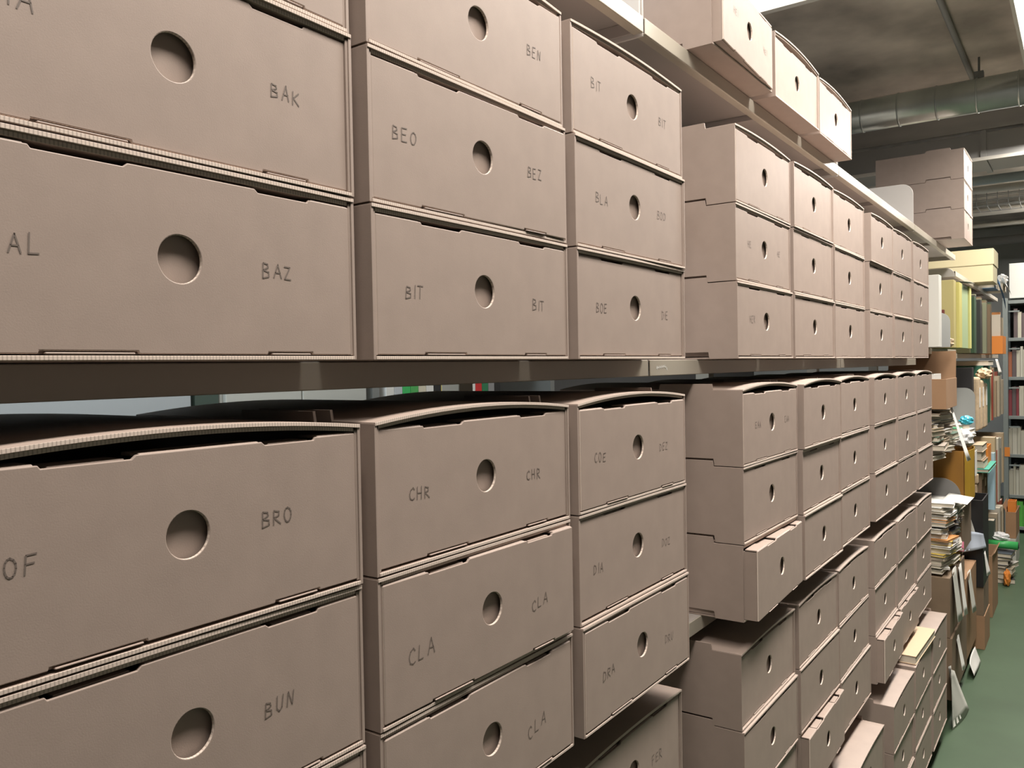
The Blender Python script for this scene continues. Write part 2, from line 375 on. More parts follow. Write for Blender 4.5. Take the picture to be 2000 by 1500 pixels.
CR = []
for b in range(3):
    for i in range(3): CR.append(.507+b*1.276+i*.354)
CR[5] = 2.470; CR[4] = 2.122; CR[3] = 1.772; CR[6] = 2.880; CR[7] = 3.228; CR[8] = 3.590
PZ = .1408
rown = ['bottom', 'middle', 'top']; coln = ['first', 'second', 'third', 'fourth', 'fifth', 'sixth', 'seventh', 'eighth', 'ninth']
TXT = {('U', 0, 1): ('MA', 'BAK', {'ly': -.116, 'lz': .071, 'h': .0145, 'ry': .083, 'rz': .066, 'rs': -.05}), ('U', 0, 0): ('BAL', 'BAZ', {'ly': -.124, 'lz': .065, 'h': .0125, 'ry': .070, 'rz': .0645}),
 ('U', 1, 2): ('BEN', 'BEN', {'ly': -.125, 'ry': .104-.014, 'rz': .066}), ('U', 1, 1): ('BEO', 'BEZ', {'ly': -.135, 'lz': .063, 'h': .013, 'ry': .082, 'rz': .066}), ('U', 1, 0): ('BIT', 'BIT', {'ly': -.123, 'lz': .058, 'h': .0125, 'ry': .090, 'rz': .057, 'rh': .0125}),
 ('U', 2, 2): ('BIT', 'BIT', {'ly': -.116, 'lz': .068, 'h': .0135, 'ry': .084, 'rz': .065, 'rh': .0125}), ('U', 2, 1): ('BLA', 'BOD', {'ly': -.111, 'lz': .062, 'ry': .072, 'rz': .066, 'rf': 1}), ('U', 2, 0): ('BOE', 'DIE', {'ly': -.114, 'lz': .061, 'h': .0115, 'ry': .087, 'rz': .060, 'rf': 1}),
 ('L', 0, 2): ('HOF', 'BRO', {'ly': -.131, 'lz': .067, 'h': .012, 'ry': .063, 'rz': .066}), ('L', 0, 1): ('BUN', 'BUN', {'ly': -.14, 'ry': .062, 'rz': .060, 'rs': .08}),
 ('L', 1, 2): ('CHR', 'CHR', {'ly': -.121, 'lz': .062, 'h': .012, 'ry': .076, 'rz': .057}), ('L', 1, 1): ('CLA', 'CLA', {'ly': -.129, 'lz': .049, 'h': .0145, 'ls': .15, 'ry': .073, 'rz': .050, 'rh': .0125, 'rs': .12}), ('L', 1, 0): ('CLA', 'CLA', {'ry': .067, 'rz': .045, 'rs': .25, 'rh': .0145, 'ly': -.125}),
 ('L', 2, 2): ('COE', 'DEZ', {'ly': -.126, 'lz': .062, 'h': .012, 'ry': .070, 'rz': .060, 'rf': 1}), ('L', 2, 1): ('DIA', 'DOZ', {'ly': -.128, 'lz': .057, 'h': .0125, 'ry': .079, 'rz': .054, 'rf': 1}), ('L', 2, 0): ('DRA', 'DRU', {'ly': -.117, 'lz': .056, 'h': .013, 'ry': .076, 'rz': .051, 'rf': 1, 'ls': .15})}
# bay 1: three stacks above eye-level shelf, three below
for c in range(3):
    for r in range(3):
        k = ('U', c, r); a, b_, o_ = TXT.get(k, ('', '', {}))
        txt = f' lettered {a} and {b_}' if a else ' cut off by the picture edge'
        if a == b_ and a: txt = f' lettered {a} on both sides'
        archive_box(0, CR[c], LV[3]+PZ*r, f'cardboard box{txt}, {rown[r]} of {coln[c]} stack above long shelf', 'archive boxes above the eye-level shelf',
                    arch=1 if r == 2 else 0, lt=a, rtx=b_, opt=o_, yawf=(-.012 if c == 1 else 0) if r else 0, pull=.001 if c == 1 else 0)
        k = ('L', c, r); a, b_, o_ = TXT.get(k, ('', '', {}))
        txt = f' lettered {a} and {b_}' if a else ' barely visible'
        if a == b_ and a: txt = f' lettered {a} on both sides'
        if a == 'BUN': txt = ' lettered BUN'
        archive_box(0.0, CR[c], LV[2]+PZ*r-.002*0, f'cardboard box{txt}, {rown[r]} of {coln[c]} stack below long shelf', 'archive boxes on the shelf below eye level',
                    arch=2 if r == 2 else 0, lt=a, rtx=b_, opt=o_, pull=.006 if (c == 1 and r == 1) else .001, yawf=-.02 if (c == 1 and r == 1) else 0)
for r in range(3):
    archive_box(-.020, CR[2]+.012, LV[1]+PZ*r, f'cardboard box set back under the box lettered DRA, {rown[r]} of its stack', 'archive boxes on the second shelf',
                arch=1 if r == 2 else 0, rtx='FER' if r == 2 else '', faint=True, opt={'ry': .061, 'rz': .058, 'rh': .014}, yawf=-.0)
# bays 2 and 3
XO = {(3, 4): 0}
for c in range(3, 9):
    bayx = 0.004
    side = 'after the dividing gap' if c == 3 else ''
    for r in range(3):
        kw = dict(arch=2 if r == 2 else 0)
        if c == 3: kw.update(faint=True, lt={2: '', 1: 'HE', 0: 'HER'}[r], rtx={2: '', 1: 'HE', 0: ''}[r])
        archive_box(bayx, CR[c], LV[3]+PZ*r, f'cardboard drawer box, {rown[r]} of the {coln[c]} stack from left above the long shelf', 'archive boxes above the eye-level shelf', **{**kw, 'arch': 1 if r == 2 else 0})
        kw = dict(arch=2 if r == 2 else 0); st = ''
        x = .012
        if c == 3 and r == 0: kw.update(pull=.020, yawf=.04); x = .010; st = ' with its drawer pulled out'
        if c == 3 and r == 2: kw.update(faint=True, lt='EAA', rtx='EAA')
        if c == 4: x = .020
        if c >= 7: x = .016
        archive_box(x, CR[c], LV[2]+PZ*r, f'cardboard box{st}, {rown[r]} of {coln[c]} stack below the long shelf', 'archive boxes on the shelf below eye level', **kw)
        kw = dict(arch=1 if r == 2 else 0); st = ''; x = .009
        if c == 4 and r == 0: kw.update(pull=.018, yawf=.02); st = ' with its drawer pulled out'
        if c == 6 and r == 0: kw.update(pull=.020, yawf=.02); st = ' with its drawer pulled out'
        if c == 7 and r == 0: kw.update(pull=.010); st = ' with its drawer slightly open'
        archive_box(x, CR[c]-(.01 if c == 3 else 0), LV[1]+PZ*r, f'cardboard box{st}, {rown[r]} of {coln[c-3]} full stack on second lowest shelf', 'archive boxes on the second shelf', **kw)
        if c >= 4:
            archive_box(.056, CR[c]+(.02 if c > 6 else 0)-(.06 if c in (4, 5) else 0), LV[0]+PZ*r, f'cardboard box jutting into the aisle, {rown[r]} of {coln[c-4]} stack on lowest shelf', 'archive boxes on the lowest shelf',
                        arch=1 if r == 2 else 0)
# top shelf
archive_box(-.026, 1.745, LV[4], 'grey cardboard drawer box lettered HEI on the top shelf, drawer pulled out', 'archive boxes on the top shelf', arch=1, pull=.014, yawf=.05, lt='HEI', rtx='HEI', opt={'ly': -.10, 'lz': .072, 'ry': .095, 'rz': .06})
archive_box(-.022, 2.105, LV[4], 'middle of the three single grey cardboard boxes on the top shelf', 'archive boxes on the top shelf', arch=2, rz=-.01)
archive_box(-.024, 2.462, LV[4], 'rightmost of the three single grey cardboard boxes on the top shelf, below the round duct', 'archive boxes on the top shelf', arch=2, rz=0.0)
for r in range(3):
    archive_box(.046, 4.71, LV[4]+PZ*r, f'brightly lit cardboard box on far top shelf, {rown[r]} of stack of three', 'stack of three boxes on the far top shelf', arch=1 if r == 2 else 0, rz=0.0, jit=False)

# ------------------------------------------------------------------ next aisle seen through the slit under the long shelf
CABM = mat('pale_blue_grey_enamel', (0.36, 0.39, 0.40), 0.45); CABW = mat('pale_cream_enamel', (0.46, 0.47, 0.43), 0.5); DKG = mat('dark_green_steel', (0.05, 0.075, 0.06), 0.5)
for (y0, y1, mm, lab) in ((-1.4, 1.40, CABM, 'pale blue-grey storage cabinet seen through the slit behind the first boxes'), (1.50, 2.10, CABW, 'pale cream storage cabinet seen through the slit, left of the coloured binders')):
    t = empty('storage_cabinet', (-1.85, (y0+y1)/2, 0), 0, lab, 'cabinet'); L = y1-y0
    bm = newbm(); bx(bm, -.25, .24, -L/2, L/2, 0, 2.1); obj('body', bm, mm, t, bev=.003)
    for s in (-1, 1):
        bm = newbm(); a = (-L/2+.008, -.003) if s < 0 else (.003, L/2-.008); bx(bm, .241, .258, a[0], a[1], .06, 2.06); d = obj('door', bm, mm, t, bev=.003)
        bm = newbm(); tube(bm, [(.258, s*.05, 1.0), (.285, s*.05, 1.0), (.285, s*.05, 1.14), (.258, s*.05, 1.14)], .005, 8); obj('handle', bm, DARKST, d)
bm = newbm(); bx(bm, -1.68, -1.60, 1.41, 1.49, 0, 2.2); tag(obj('steel_column', bm, DKG, bev=.003), 'dark green steel column between the two pale cabinets in the slit', 'column')
t = empty('shelving_unit', (-1.8, 2.75, 0), 0, 'grey shelving across the next aisle, carrying coloured binders, seen through the slit', 'shelving')
for z in (.1, .5, .9, 1.285, 1.70, 2.1):
    bm = newbm(); bx(bm, -.18, .2, -.58, .58, z-.025, z); obj('shelf_board', bm, DARKST, t, bev=.001)
for y in (-.62, .58):
    bm = newbm(); bx(bm, -.18, .2, y, y+.035, 0, 2.15); obj('side_panel', bm, DARKST, t)
bcol = [('white', (.7, .7, .66)), ('pale grey', (.5, .53, .55)), ('bright green', (.05, .45, .12)), ('leaf green', (.08, .38, .10)), ('cream', (.62, .58, .45)), ('white', (.72, .72, .7)), ('black', (.02, .02, .02)),
        ('yellow', (.65, .55, .15)), ('black', (.02, .02, .022)), ('cream', (.6, .57, .48)), ('red', (.55, .03, .03)), ('white', (.7, .7, .68)), ('red', (.5, .03, .03)), ('dark green', (.03, .18, .08)), ('grey', (.25, .25, .25)), ('black', (.03, .03, .03))]
y = 2.20
cnt = {}
for i, (cn, c) in enumerate(bcol):
    wd = .045; mm = mat('binder_'+cn.replace(' ', '_'), c, .5); cnt[cn] = cnt.get(cn, 0)+1
    t = empty('ring_binder', (-1.72, y+wd/2, 1.286), 0, f'{cn} ring binder in the row seen through the slit, {["first","second","third"][cnt[cn]-1]} {cn} one', 'binder', 'binders in the next aisle')
    bm = newbm(); bx(bm, -.13, .12, -wd/2+.001, wd/2-.001, 0, .29); obj('cover', bm, mm, t, bev=.002)
    bm = newbm(); bx(bm, .1202, .1212, -wd/2+.008, wd/2-.008, .03, .10); obj('spine_label', bm, WHITE, t)
    y += wd

# ------------------------------------------------------------------ generic things for the cluttered bays
def book(x1, y0, z0, dx, dy, dz, c, label, cat='book', name='book', group=None, rz=0.0, tilt=0.0, pages=True):
    """block of pages in a cover; x1 = the side facing the aisle"""
    key = 'cover_%02x%02x%02x' % tuple(int(v*255) for v in c)
    mm = mat(key, c, .55)
    t = empty(name, (x1-dx/2, y0+dy/2, z0), rz, label, cat, group); t.rotation_euler = (tilt, 0, rz)
    ct = .0025
    bm = newbm()
    if dz >= dy:   # upright: covers are the two y faces, spine to the aisle
        bx(bm, -dx/2, dx/2, -dy/2, -dy/2+ct, 0, dz); bx(bm, -dx/2, dx/2, dy/2-ct, dy/2, 0, dz); bx(bm, dx/2-ct, dx/2, -dy/2+ct, dy/2-ct, 0, dz)
        obj('cover', bm, mm, t, bev=.0008)
        bm = newbm(); bx(bm, -dx/2+.003, dx/2-ct-.0003, -dy/2+ct+.0003, dy/2-ct-.0003, .003, dz-.004); obj('pages', bm, PAGES, t)
    else:
        bx(bm, -dx/2, dx/2, -dy/2, dy/2, 0, ct); bx(bm, -dx/2, dx/2, -dy/2, dy/2, dz-ct, dz); bx(bm, -dx/2, -dx/2+ct, -dy/2, dy/2, ct, dz-ct)
        obj('cover', bm, mm, t, bev=.0008)
        bm = newbm(); bx(bm, -dx/2+ct+.0003, dx/2-.003, -dy/2+.003, dy/2-.003, ct+.0002, dz-ct-.0002); obj('pages', bm, PAGES, t)
    return t
PAGES = mat('book_page_block', (0.58, 0.52, 0.42), .9, noise=.12, scale=60, stretch=(1, 1, 30))
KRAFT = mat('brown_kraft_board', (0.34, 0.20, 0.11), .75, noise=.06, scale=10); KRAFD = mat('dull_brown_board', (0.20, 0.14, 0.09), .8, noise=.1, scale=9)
def carton(name, x0, x1, y0, y1, z0, z1, mm, label, cat='carton', flaps=(), open_=True, group=None, inner=None, t=.004, rz=0):
    cx, cy = (x0+x1)/2, (y0+y1)/2; hx, hy, h = (x1-x0)/2, (y1-y0)/2, z1-z0
    r = empty(name, (cx, cy, z0), rz, label, cat, group)
    bm = newbm(); bx(bm, -hx, hx, -hy, -hy+t, 0, h); bx(bm, -hx, hx, hy-t, hy, 0, h); bx(bm, -hx, -hx+t, -hy+t, hy-t, 0, h); bx(bm, hx-t, hx, -hy+t, hy-t, 0, h); bx(bm, -hx+t, hx-t, -hy+t, hy-t, 0, t)
    if not open_: bx(bm, -hx+t, hx-t, -hy+t, hy-t, h-t, h)
    obj('body', bm, mm, r, bev=.001)
    for (side, ln, ang) in flaps:
        bm = newbm(); c, s = math.cos(ang), math.sin(ang)   # ang from outward horizontal
        d = .0015
        if side in '+x-x':
            sg = 1 if side == '+x' else -1
            prism(bm, [(sg*hx, h), (sg*hx-sg*d*2, h), (sg*(hx+ln*c)-sg*d*2, h+ln*s+d), (sg*(hx+ln*c), h+ln*s)], 'y', -hy+.003, hy-.003)
        else:
            sg = 1 if side == '+y' else -1
            prism(bm, [(sg*hy, h), (sg*hy-sg*d*2, h), (sg*(hy+ln*c)-sg*d*2, h+ln*s+d), (sg*(hy+ln*c), h+ln*s)], 'x', -hx+.003, hx-.003)
        obj('flap', bm, mm, r)
    return r
def sheet(name, pts, mm, label, cat='paper', group=None, t=.0006, n=6, curl=0.02):
    """a bent sheet of paper: pts = 4 corners; interpolated with a curl along its normal and given thickness"""
    a, b, c, d = [Vector(p) for p in pts]; ctr = (a+b+c+d)/4; nr = (b-a).cross(d-a).normalized()
    bm = newbm(); g = []
    for i in range(n+1):
        row = []
        for j in range(n+1):
            u, v = i/n, j/n
            p = a.lerp(b, u).lerp(d.lerp(c, u), v) + nr*curl*math.sin(math.pi*u*.9)*math.cos(v*2.0) - ctr
            row.append((bm.verts.new(p), bm.verts.new(p+nr*t)))
        g.append(row)
    for i in range(n):
        for j in range(n):
            for k in (0, 1):
                q = [g[i][j][k], g[i+1][j][k], g[i+1][j+1][k], g[i][j+1][k]]
                f = bm.faces.new(q if k else q[::-1]); f.smooth = True
    for i in range(n):
        for (j) in (0, n):
            bm.faces.new((g[i][j][0], g[i+1][j][0], g[i+1][j][1], g[i][j][1]))
            bm.faces.new((g[j][i][0], g[j][i+1][0], g[j][i+1][1], g[j][i][1]))
    return tag(obj(name, bm, mm, loc=ctr), label, cat, group)
def crumple(name, loc, sx, sy, sz, mm, label, cat, seed=1, group=None):
    """crumpled paper wrapping"""
    rnd = random.Random(seed); bm = newbm(); bmesh.ops.create_icosphere(bm, subdivisions=3, radius=1)
    for v in bm.verts:
        p = v.co.copy(); k = 1+.12*math.sin(p.x*7+seed)*math.cos(p.y*6+seed)+.09*math.sin(p.z*9+p.x*5)+rnd.uniform(-.05, .05)
        v.co = Vector((p.x*sx*k, p.y*sy*k, max(-.75, p.z)*sz*k))
    zmin = min(v.co.z for v in bm.verts)
    for v in bm.verts: v.co.z -= zmin
    return tag(obj(name, bm, mm, loc=loc), label, cat, group)
OLIVE = mat('olive_yellow_board', (0.46, 0.40, 0.17), .6); YEL = mat('mustard_plastic', (0.50, 0.30, 0.03), .4); ORG = mat('orange_board', (0.72, 0.24, 0.04), .55)
CRUM = mat('beige_packing_paper', (0.50, 0.38, 0.25), .8, noise=.2, scale=30)

# far top shelf: yellow box, blue and white papers
Z4 = 1.985
t = empty('storage_box', (-.13, 6.05, Z4), 0, 'yellow lidded cardboard box jutting over the far end of the top shelf', 'box')
bm = newbm(); bx(bm, -.27, .165, -.15, .15, 0, .125); obj('body', bm, mat('yellow_board', (.50, .45, .28), .6), t, bev=.002)
bm = newbm(); bx(bm, -.275, .17, -.155, .155, .105, .205); obj('lid', bm, MATS['yellow_board'], t, bev=.003)
crumple('packing_paper', (.015, 6.86, Z4+.0505), .035, .04, .04, WHITE, 'crumpled white paper on the cream folder behind the yellow box', 'paper', 3)
BLU = mat('blue_paper', (.12, .27, .50), .7)
for (y0, y1, x1, c, l) in ((6.45, 6.75, .0, (.13, .30, .55), 'blue folder lying on the top shelf behind the yellow box'), (6.72, 7.0, .03, (.65, .62, .52), 'cream folder with folded corner behind the blue folder on the top shelf')):
    book(x1, y0, Z4, .30, y1-y0, .05, c, l, 'folder', 'folder')
sheet('paper_sheet', [(.02, 6.35, Z4+.07), (.02, 6.62, Z4+.05), (.05, 6.62, Z4-.14), (.05, 6.5, Z4-.05)], BLU, 'blue paper hanging over the edge of the far top shelf', curl=.01)
sheet('paper_sheet', [(.03, 6.7, Z4+.09), (.03, 6.95, Z4+.09), (.06, 6.95, Z4-.02), (.05, 6.7, Z4+.03)], WHITE, 'white paper poking out beneath the yellow box', curl=.015)

# bay 4, eye-level shelf (z 1.555)
Z = 1.556
book(.005, 3.865, Z, .25, .075, .305, (.66, .65, .60), 'white tall binder standing directly behind the last archive stack', 'binder', 'ring_binder')
bm = newbm(); r = .04; pr = [(-.16, 0), (.06, 0), (.06, .15-r)]+[(.06-r+r*math.cos(a*math.pi/12), .15-r+r*math.sin(a*math.pi/12)) for a in range(1, 7)]+[(-.16, .15)]
prism(bm, pr, 'y', -.002, .002); prism(bm, [(-.16, 0), (.05, 0), (.05, .0015), (-.16, .0015)], 'y', .002, .10)
tag(obj('book_end', bm, mat('grey_book_end', (.36, .37, .36), .5), loc=(-.03, 4.0, Z)), 'grey steel book end with rounded corner behind the white binder', 'book end')
book(-.01, 4.12, Z, .13, .03, .17, (.13, .02, .015), 'small dark red book standing before the olive folder', 'book')
carton('magazine_file', -.28, .018, 4.22, 4.30, Z, Z+.31, OLIVE, 'olive cardboard magazine file left of the yellow folder', 'magazine file')
book(.03, 4.31, Z, .28, .10, .305, (.55, .50, .16), 'yellow folder standing between the olive file and the pale green folder', 'folder', 'folder')
book(.028, 4.42, Z, .28, .24, .305, (.36, .46, .26), 'thick pale green folder on the eye-level shelf', 'folder', 'folder')
book(.035, 4.67, Z, .28, .07, .31, (.58, .56, .20), 'thin yellow folder right of the pale green folder', 'folder', 'folder')
sheet('paper_sheet', [(-.2, 4.45, Z+.312), (.05, 4.45, Z+.312), (.05, 4.75, Z+.33), (-.2, 4.75, Z+.36)], WHITE, 'white sheets lying on top of the pale green folder', curl=.012)
crumple('packing_paper', (.005, 4.08, Z), .03, .04, .025, CRUM, 'crumpled beige paper at the foot of the small red book', 'paper', 5)
# bay 5: dark olive folders on z 1.535
Z = 1.536; y = 4.86
fc = [('dark olive', (.09, .085, .04)), ('black', (.02, .02, .018)), ('brown', (.12, .08, .045)), ('dark green', (.03, .07, .035)), ('grey-green', (.15, .16, .10))]
y = 5.10; fn = {}
for i in range(17):
    cn, c = fc[(i*3+i//4) % 5]; wd = .06+.012*((i*7) % 3); h = .30+.012*((i*5) % 4); fn[cn] = fn.get(cn, 0)+1
    book(-.012+.006*((i*3) % 4), y, Z, .27, wd, h, c, f'{["first","second","third","fourth","fifth"][fn[cn]-1]} {cn} folder in the tall dark row under the yellow box', 'folder', 'folder', 'dark folders standing in a row')
    y += wd+.003
# orange magazine box with papers (bay 6)
carton('magazine_box', -.20, .032, 6.62, 6.90, Z, Z+.125, ORG, 'orange magazine box on the eye-level shelf at the end of the row', 'magazine box')
for i, (c, n_) in enumerate((((.62, .55, .45), 'cream'), ((.70, .30, .10), 'orange'), ((.45, .04, .03), 'red'), ((.68, .60, .52), 'pale pink'))):
    book(.015-.004*i, 6.64+i*.055, Z+.0045, .18, .045, .27+.02*(i % 2), c, f'{n_} booklet standing in the orange magazine box', 'booklet', 'booklet', 'booklets in the orange box')
book(-.02, 6.98, Z, .25, .05, .30, (.10, .12, .07), 'dark green folder right of the orange magazine box', 'folder', 'folder')
book(.0, 7.05, Z, .25, .07, .27, (.35, .30, .22), 'tan folder standing last on the eye-level shelf', 'folder', 'folder')

# bay 4 middle (shelf 1.075): pile of small books, open brown carton on top
def pile(x1, y0, z0, n_layers, per, label, group, seed, cols, dx=(.10, .17), dy=(.11, .19), th=(.010, .026), span=.5, lean=0.0, zmax=None):
    rnd = random.Random(seed); made = []
    for k in range(per):
        z = z0; yy = y0+k*span/per; cx = 0
        top = zmax[k] if isinstance(zmax, (list, tuple)) else zmax
        for i in range(n_layers):
            t = rnd.uniform(*th)
            if top and z+t > top: break
            c, cn = cols[rnd.randrange(len(cols))]
            X = rnd.uniform(*dx); Yd = min(rnd.uniform(*dy), span/per*.97)
            book(x1+rnd.uniform(-.018, .022)+lean*i, yy+rnd.uniform(0, .004), z, X*1.6, Yd, t, c, f'{cn} {label}', 'book', 'book', group, rz=rnd.uniform(-.28, .28))
            z += t+.0006
        made.append(z)
    return made
PC = [((.62, .58, .50), 'cream'), ((.66, .65, .62), 'white'), ((.12, .09, .08), 'dark brown'), ((.45, .36, .25), 'tan'), ((.30, .05, .10), 'maroon'), ((.07, .13, .09), 'dull green'), ((.05, .05, .06), 'black'), ((.25, .20, .15), 'brown'), ((.62, .58, .50), 'cream'), ((.66, .65, .62), 'white'), ((.36, .30, .25), 'greyish brown')]
Z = 1.076
tops = pile(.0, 3.83, Z, 20, 3, 'book in the small pile under the open brown carton', 'small books under the open carton', 11, PC, zmax=[1.285, 1.285, 1.285], span=.56)
carton('open_carton', -.26, .03, 3.86, 4.20, 1.292, 1.42, KRAFT, 'open brown carton on the book pile under the eye-level shelf', flaps=(('+y', .12, 1.45),))
carton('paper_tray', -.22, -.02, 3.90, 4.10, 1.297, 1.44, WHITE, 'white cardboard liner standing in the open brown carton', 'box')
sheet('paper_strip', [(.015, 4.10, 1.2905), (.015, 4.17, 1.2905), (.085, 4.19, 1.05), (.08, 4.11, 1.05)], WHITE, 'long white paper strip hanging down from the small book pile', curl=.005)
crumple('wrapping', (.02, 4.45, 1.076), .05, .10, .05, mat('white_plastic_wrap', (.6, .6, .6), .4), 'crumpled white wrapping next to the small book pile', 'wrapping', 8)
crumple('wrapping', (.03, 4.55, 1.18), .03, .05, .025, mat('turquoise_plastic', (.06, .42, .55), .4), 'turquoise plastic bag on the crumpled wrapping', 'bag', 9)
for k, (c, n_) in enumerate((((.03, .25, .10), 'green'), ((.05, .28, .12), 'light green'))):
    book(.02-k*.012, 4.40, 1.155+k*.0, .14, .10, .018, c, f'{n_} booklet beside the white wrapping', 'booklet', 'booklet') if k == 0 else None

# bay 4 lower (shelf 0.60): yellow file, second pile
Z = .601
t = empty('magazine_file', (-.12, 4.45, Z+.24), 0, 'mustard yellow plastic magazine file with a white label below the small books', 'magazine file')
bm = newbm(); bx(bm, -.24, .17, -.16, -.157, 0, .235); bx(bm, -.24, .17, .157, .16, 0, .235); bx(bm, -.24, -.237, -.157, .157, 0, .235); bx(bm, -.24, .17, -.157, .157, 0, .003)
obj('body', bm, mat('translucent_brown_plastic', (.36, .17, .03), .45), t, bev=.001)
bm = newbm(); prism(bm, [(.168, -.16), (.185, -.10), (.192, 0), (.185, .10), (.168, .16), (.166, .16), (.183, .10), (.190, 0), (.183, -.10), (.166, -.16)], 'z', 0, .235); obj('curved_front', bm, YEL, t)
bm = newbm(); bx(bm, .193, .1945, .02, .10, .10, .22); obj('label_card', bm, WHITE, t)
bm = newbm(); bx(bm, -.38, .04, 4.26, 4.62, Z, Z+.238); tag(obj('closed_box', bm, KRAFD, bev=.002), 'dull brown closed box carrying the mustard yellow file', 'box')
bm = newbm(); r = .08; pr = [(-.2, 0), (.075, 0), (.075, .17-r)]+[(.075-r+r*math.cos(a*math.pi/16), .17-r+r*math.sin(a*math.pi/16)) for a in range(1, 9)]+[(-.2, .17)]
prism(bm, pr, 'y', -.002, .002); tag(obj('book_end', bm, mat('dark_grey_book_end', (.17, .165, .16), .5), loc=(-.03, 4.19, .79)), 'dark grey book end with rounded corner in front of the yellow file', 'book end')
pile(.035, 3.82, Z, 30, 3, 'book in the big leaning pile behind the third archive row', 'books in the big leaning pile', 29, PC*2+[((.60, .45, .10), 'yellow'), ((.22, .40, .12), 'lime green'), ((.55, .25, .08), 'orange')], zmax=[.90, .85, .89], span=.44, th=(.008, .022), dx=(.11, .15))
pb = None
sheet('paper_sheet', [(-.02, 4.02, .872), (.09, 4.00, .872), (.10, 4.16, .885), (.0, 4.20, .895)], WHITE, 'white sheet lying on top of the big leaning book pile', curl=.006)

# beige booklet lying on the lowest boxes
BK = mat('beige_book_cover', (.60, .44, .29), .6)
t = empty('booklet', (.015, 3.10, .5022), -.03, 'beige printed booklet lying on the boxes of the lowest shelf', 'booklet')
bm = newbm(); bx(bm, -.05, .045, -.17, .17, 0, .002); bx(bm, -.05, .045, -.17, .17, .0255, .028); bx(bm, -.05, -.047, -.17, .17, .002, .0255); obj('cover', bm, BK, t, bev=.0008)
bm = newbm(); bx(bm, -.046, .043, -.168, .168, .0023, .0252); obj('pages', bm, PAGES, t)
bm = newbm()
for k in range(3): bx(bm, -.012-.012*k, -.009-.012*k, -.07+.01*k, .07-.02*k, .0281, .0284)
obj('printed_lines', bm, PENC, t)

# bay 4, cartons on the lowest board jutting into the aisle
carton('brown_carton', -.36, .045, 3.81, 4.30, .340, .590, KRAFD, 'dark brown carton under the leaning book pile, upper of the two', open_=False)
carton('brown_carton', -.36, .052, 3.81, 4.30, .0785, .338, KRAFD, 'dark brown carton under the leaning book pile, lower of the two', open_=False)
carton('brown_carton', -.36, .045, 4.34, 4.78, .0785, .47, KRAFT, 'brown carton behind the two dark cartons, papers hanging over its front', open_=False)
SH2 = mat('greyish_paper', (.52, .52, .47), .8)
for k, (y0, y1, z0, z1, x, mm, l) in enumerate(((3.86, 3.98, .38, .60, .058, SH2, 'greyish sheet hanging down the front of the upper dark carton'), (4.05, 4.14, .36, .58, .06, WHITE, 'white sheet hanging down over the upper dark carton'),
        (3.92, 3.99, .16, .30, .066, WHITE, 'white sheet hanging low on the lower dark carton'), (4.40, 4.52, .28, .47, .056, SH2, 'greyish sheet hanging over the brown carton front'), (4.35, 4.6, .0, .07, .066, WHITE, 'white sheet leaning at the floor against the cartons'))):
    sheet('paper_sheet', [(x-.008, y0, z1), (x-.008, y1, z1+.01), (x+.012, y1+.02, z0), (x+.012, y0-.01, z0+.02)], mm, l, curl=.008)
sheet('paper_sheet', [(.064, 3.68, .27), (.064, 3.83, .20), (.095, 3.95, .005), (.066, 3.70, .0)], SH2, 'large pale sheet curling out near the floor beside the lowest boxes', curl=.02)

# bay 5 (5.06 - 6.34)
Z = 1.101
book(.0, 5.09, Z, .26, .085, .355, (.018, .016, .018), 'black binder with a beige label standing behind the grey book end', 'binder', 'ring_binder')
bm = newbm(); r = .05; pr = [(-.2, 0), (.045, 0), (.045, .245-r)]+[(.045-r+r*math.cos(a*math.pi/12), .245-r+r*math.sin(a*math.pi/12)) for a in range(1, 7)]+[(-.2, .245)]
prism(bm, pr, 'y', -.002, .002); prism(bm, [(-.2, 0), (.035, 0), (.035, .0015), (-.2, .0015)], 'y', -.10, -.002)
tag(obj('book_end', bm, mat('grey_book_end', (.36, .37, .36), .5), loc=(-.03, 5.083, Z)), 'tall grey book end with rounded corner below the black binder', 'book end')
for k in range(3):
    y = 5.20+k*.13
    t = empty('paper_bundle', (-.10, y+.06, Z), 0, f'brown paper-wrapped bundle standing beside the dark green binders, {["first","second","third"][k]} from the black binder', 'bundle', 'wrapped bundles')
    bm = newbm(); bx(bm, -.12, .12+.005*k, -.06, .06, 0, .30-.02*k); obj('wrapping', bm, CRUM, t, bev=.012)
    bm = newbm(); bx(bm, .1202+.005*k, .1215+.005*k, -.02, .03, .13, .24); obj('label', bm, WHITE, t)
for k in range(4):
    book(.005, 5.62+k*.105, Z, .27, .095, .36, (.02, .105, .065), f'dark green binder under the dark folders, {["first","second","third","last"][k]} of four', 'binder', 'ring_binder', 'dark green binders')
crumple('packing_paper', (.02, 5.50, 1.402-.02), .04, .10, .035, CRUM, 'crumpled beige paper lying on the wrapped bundles', 'paper', 12)
book(.035, 5.62, 1.462, .22, .30, .03, (.33, .32, .30), 'grey folder lying flat on the dark green binders', 'folder', 'folder')
sheet('paper_sheet', [(.045, 5.9, 1.50), (.05, 6.02, 1.50), (.07, 6.04, 1.41), (.062, 5.93, 1.41)], WHITE, 'white paper strip hanging off the grey folder', curl=.004)
for k in range(5):
    book(-.005+.006*(k % 3), 6.06+k*.052, Z, .26, .048, .33+.02*(k % 2), ((.34, .26, .16), (.40, .32, .2), (.30, .05, .03), (.38, .30, .2), (.25, .2, .13))[k], f'{("tan", "pale tan", "red", "beige", "brown")[k]} folder right of the dark green binders', 'folder', 'folder')
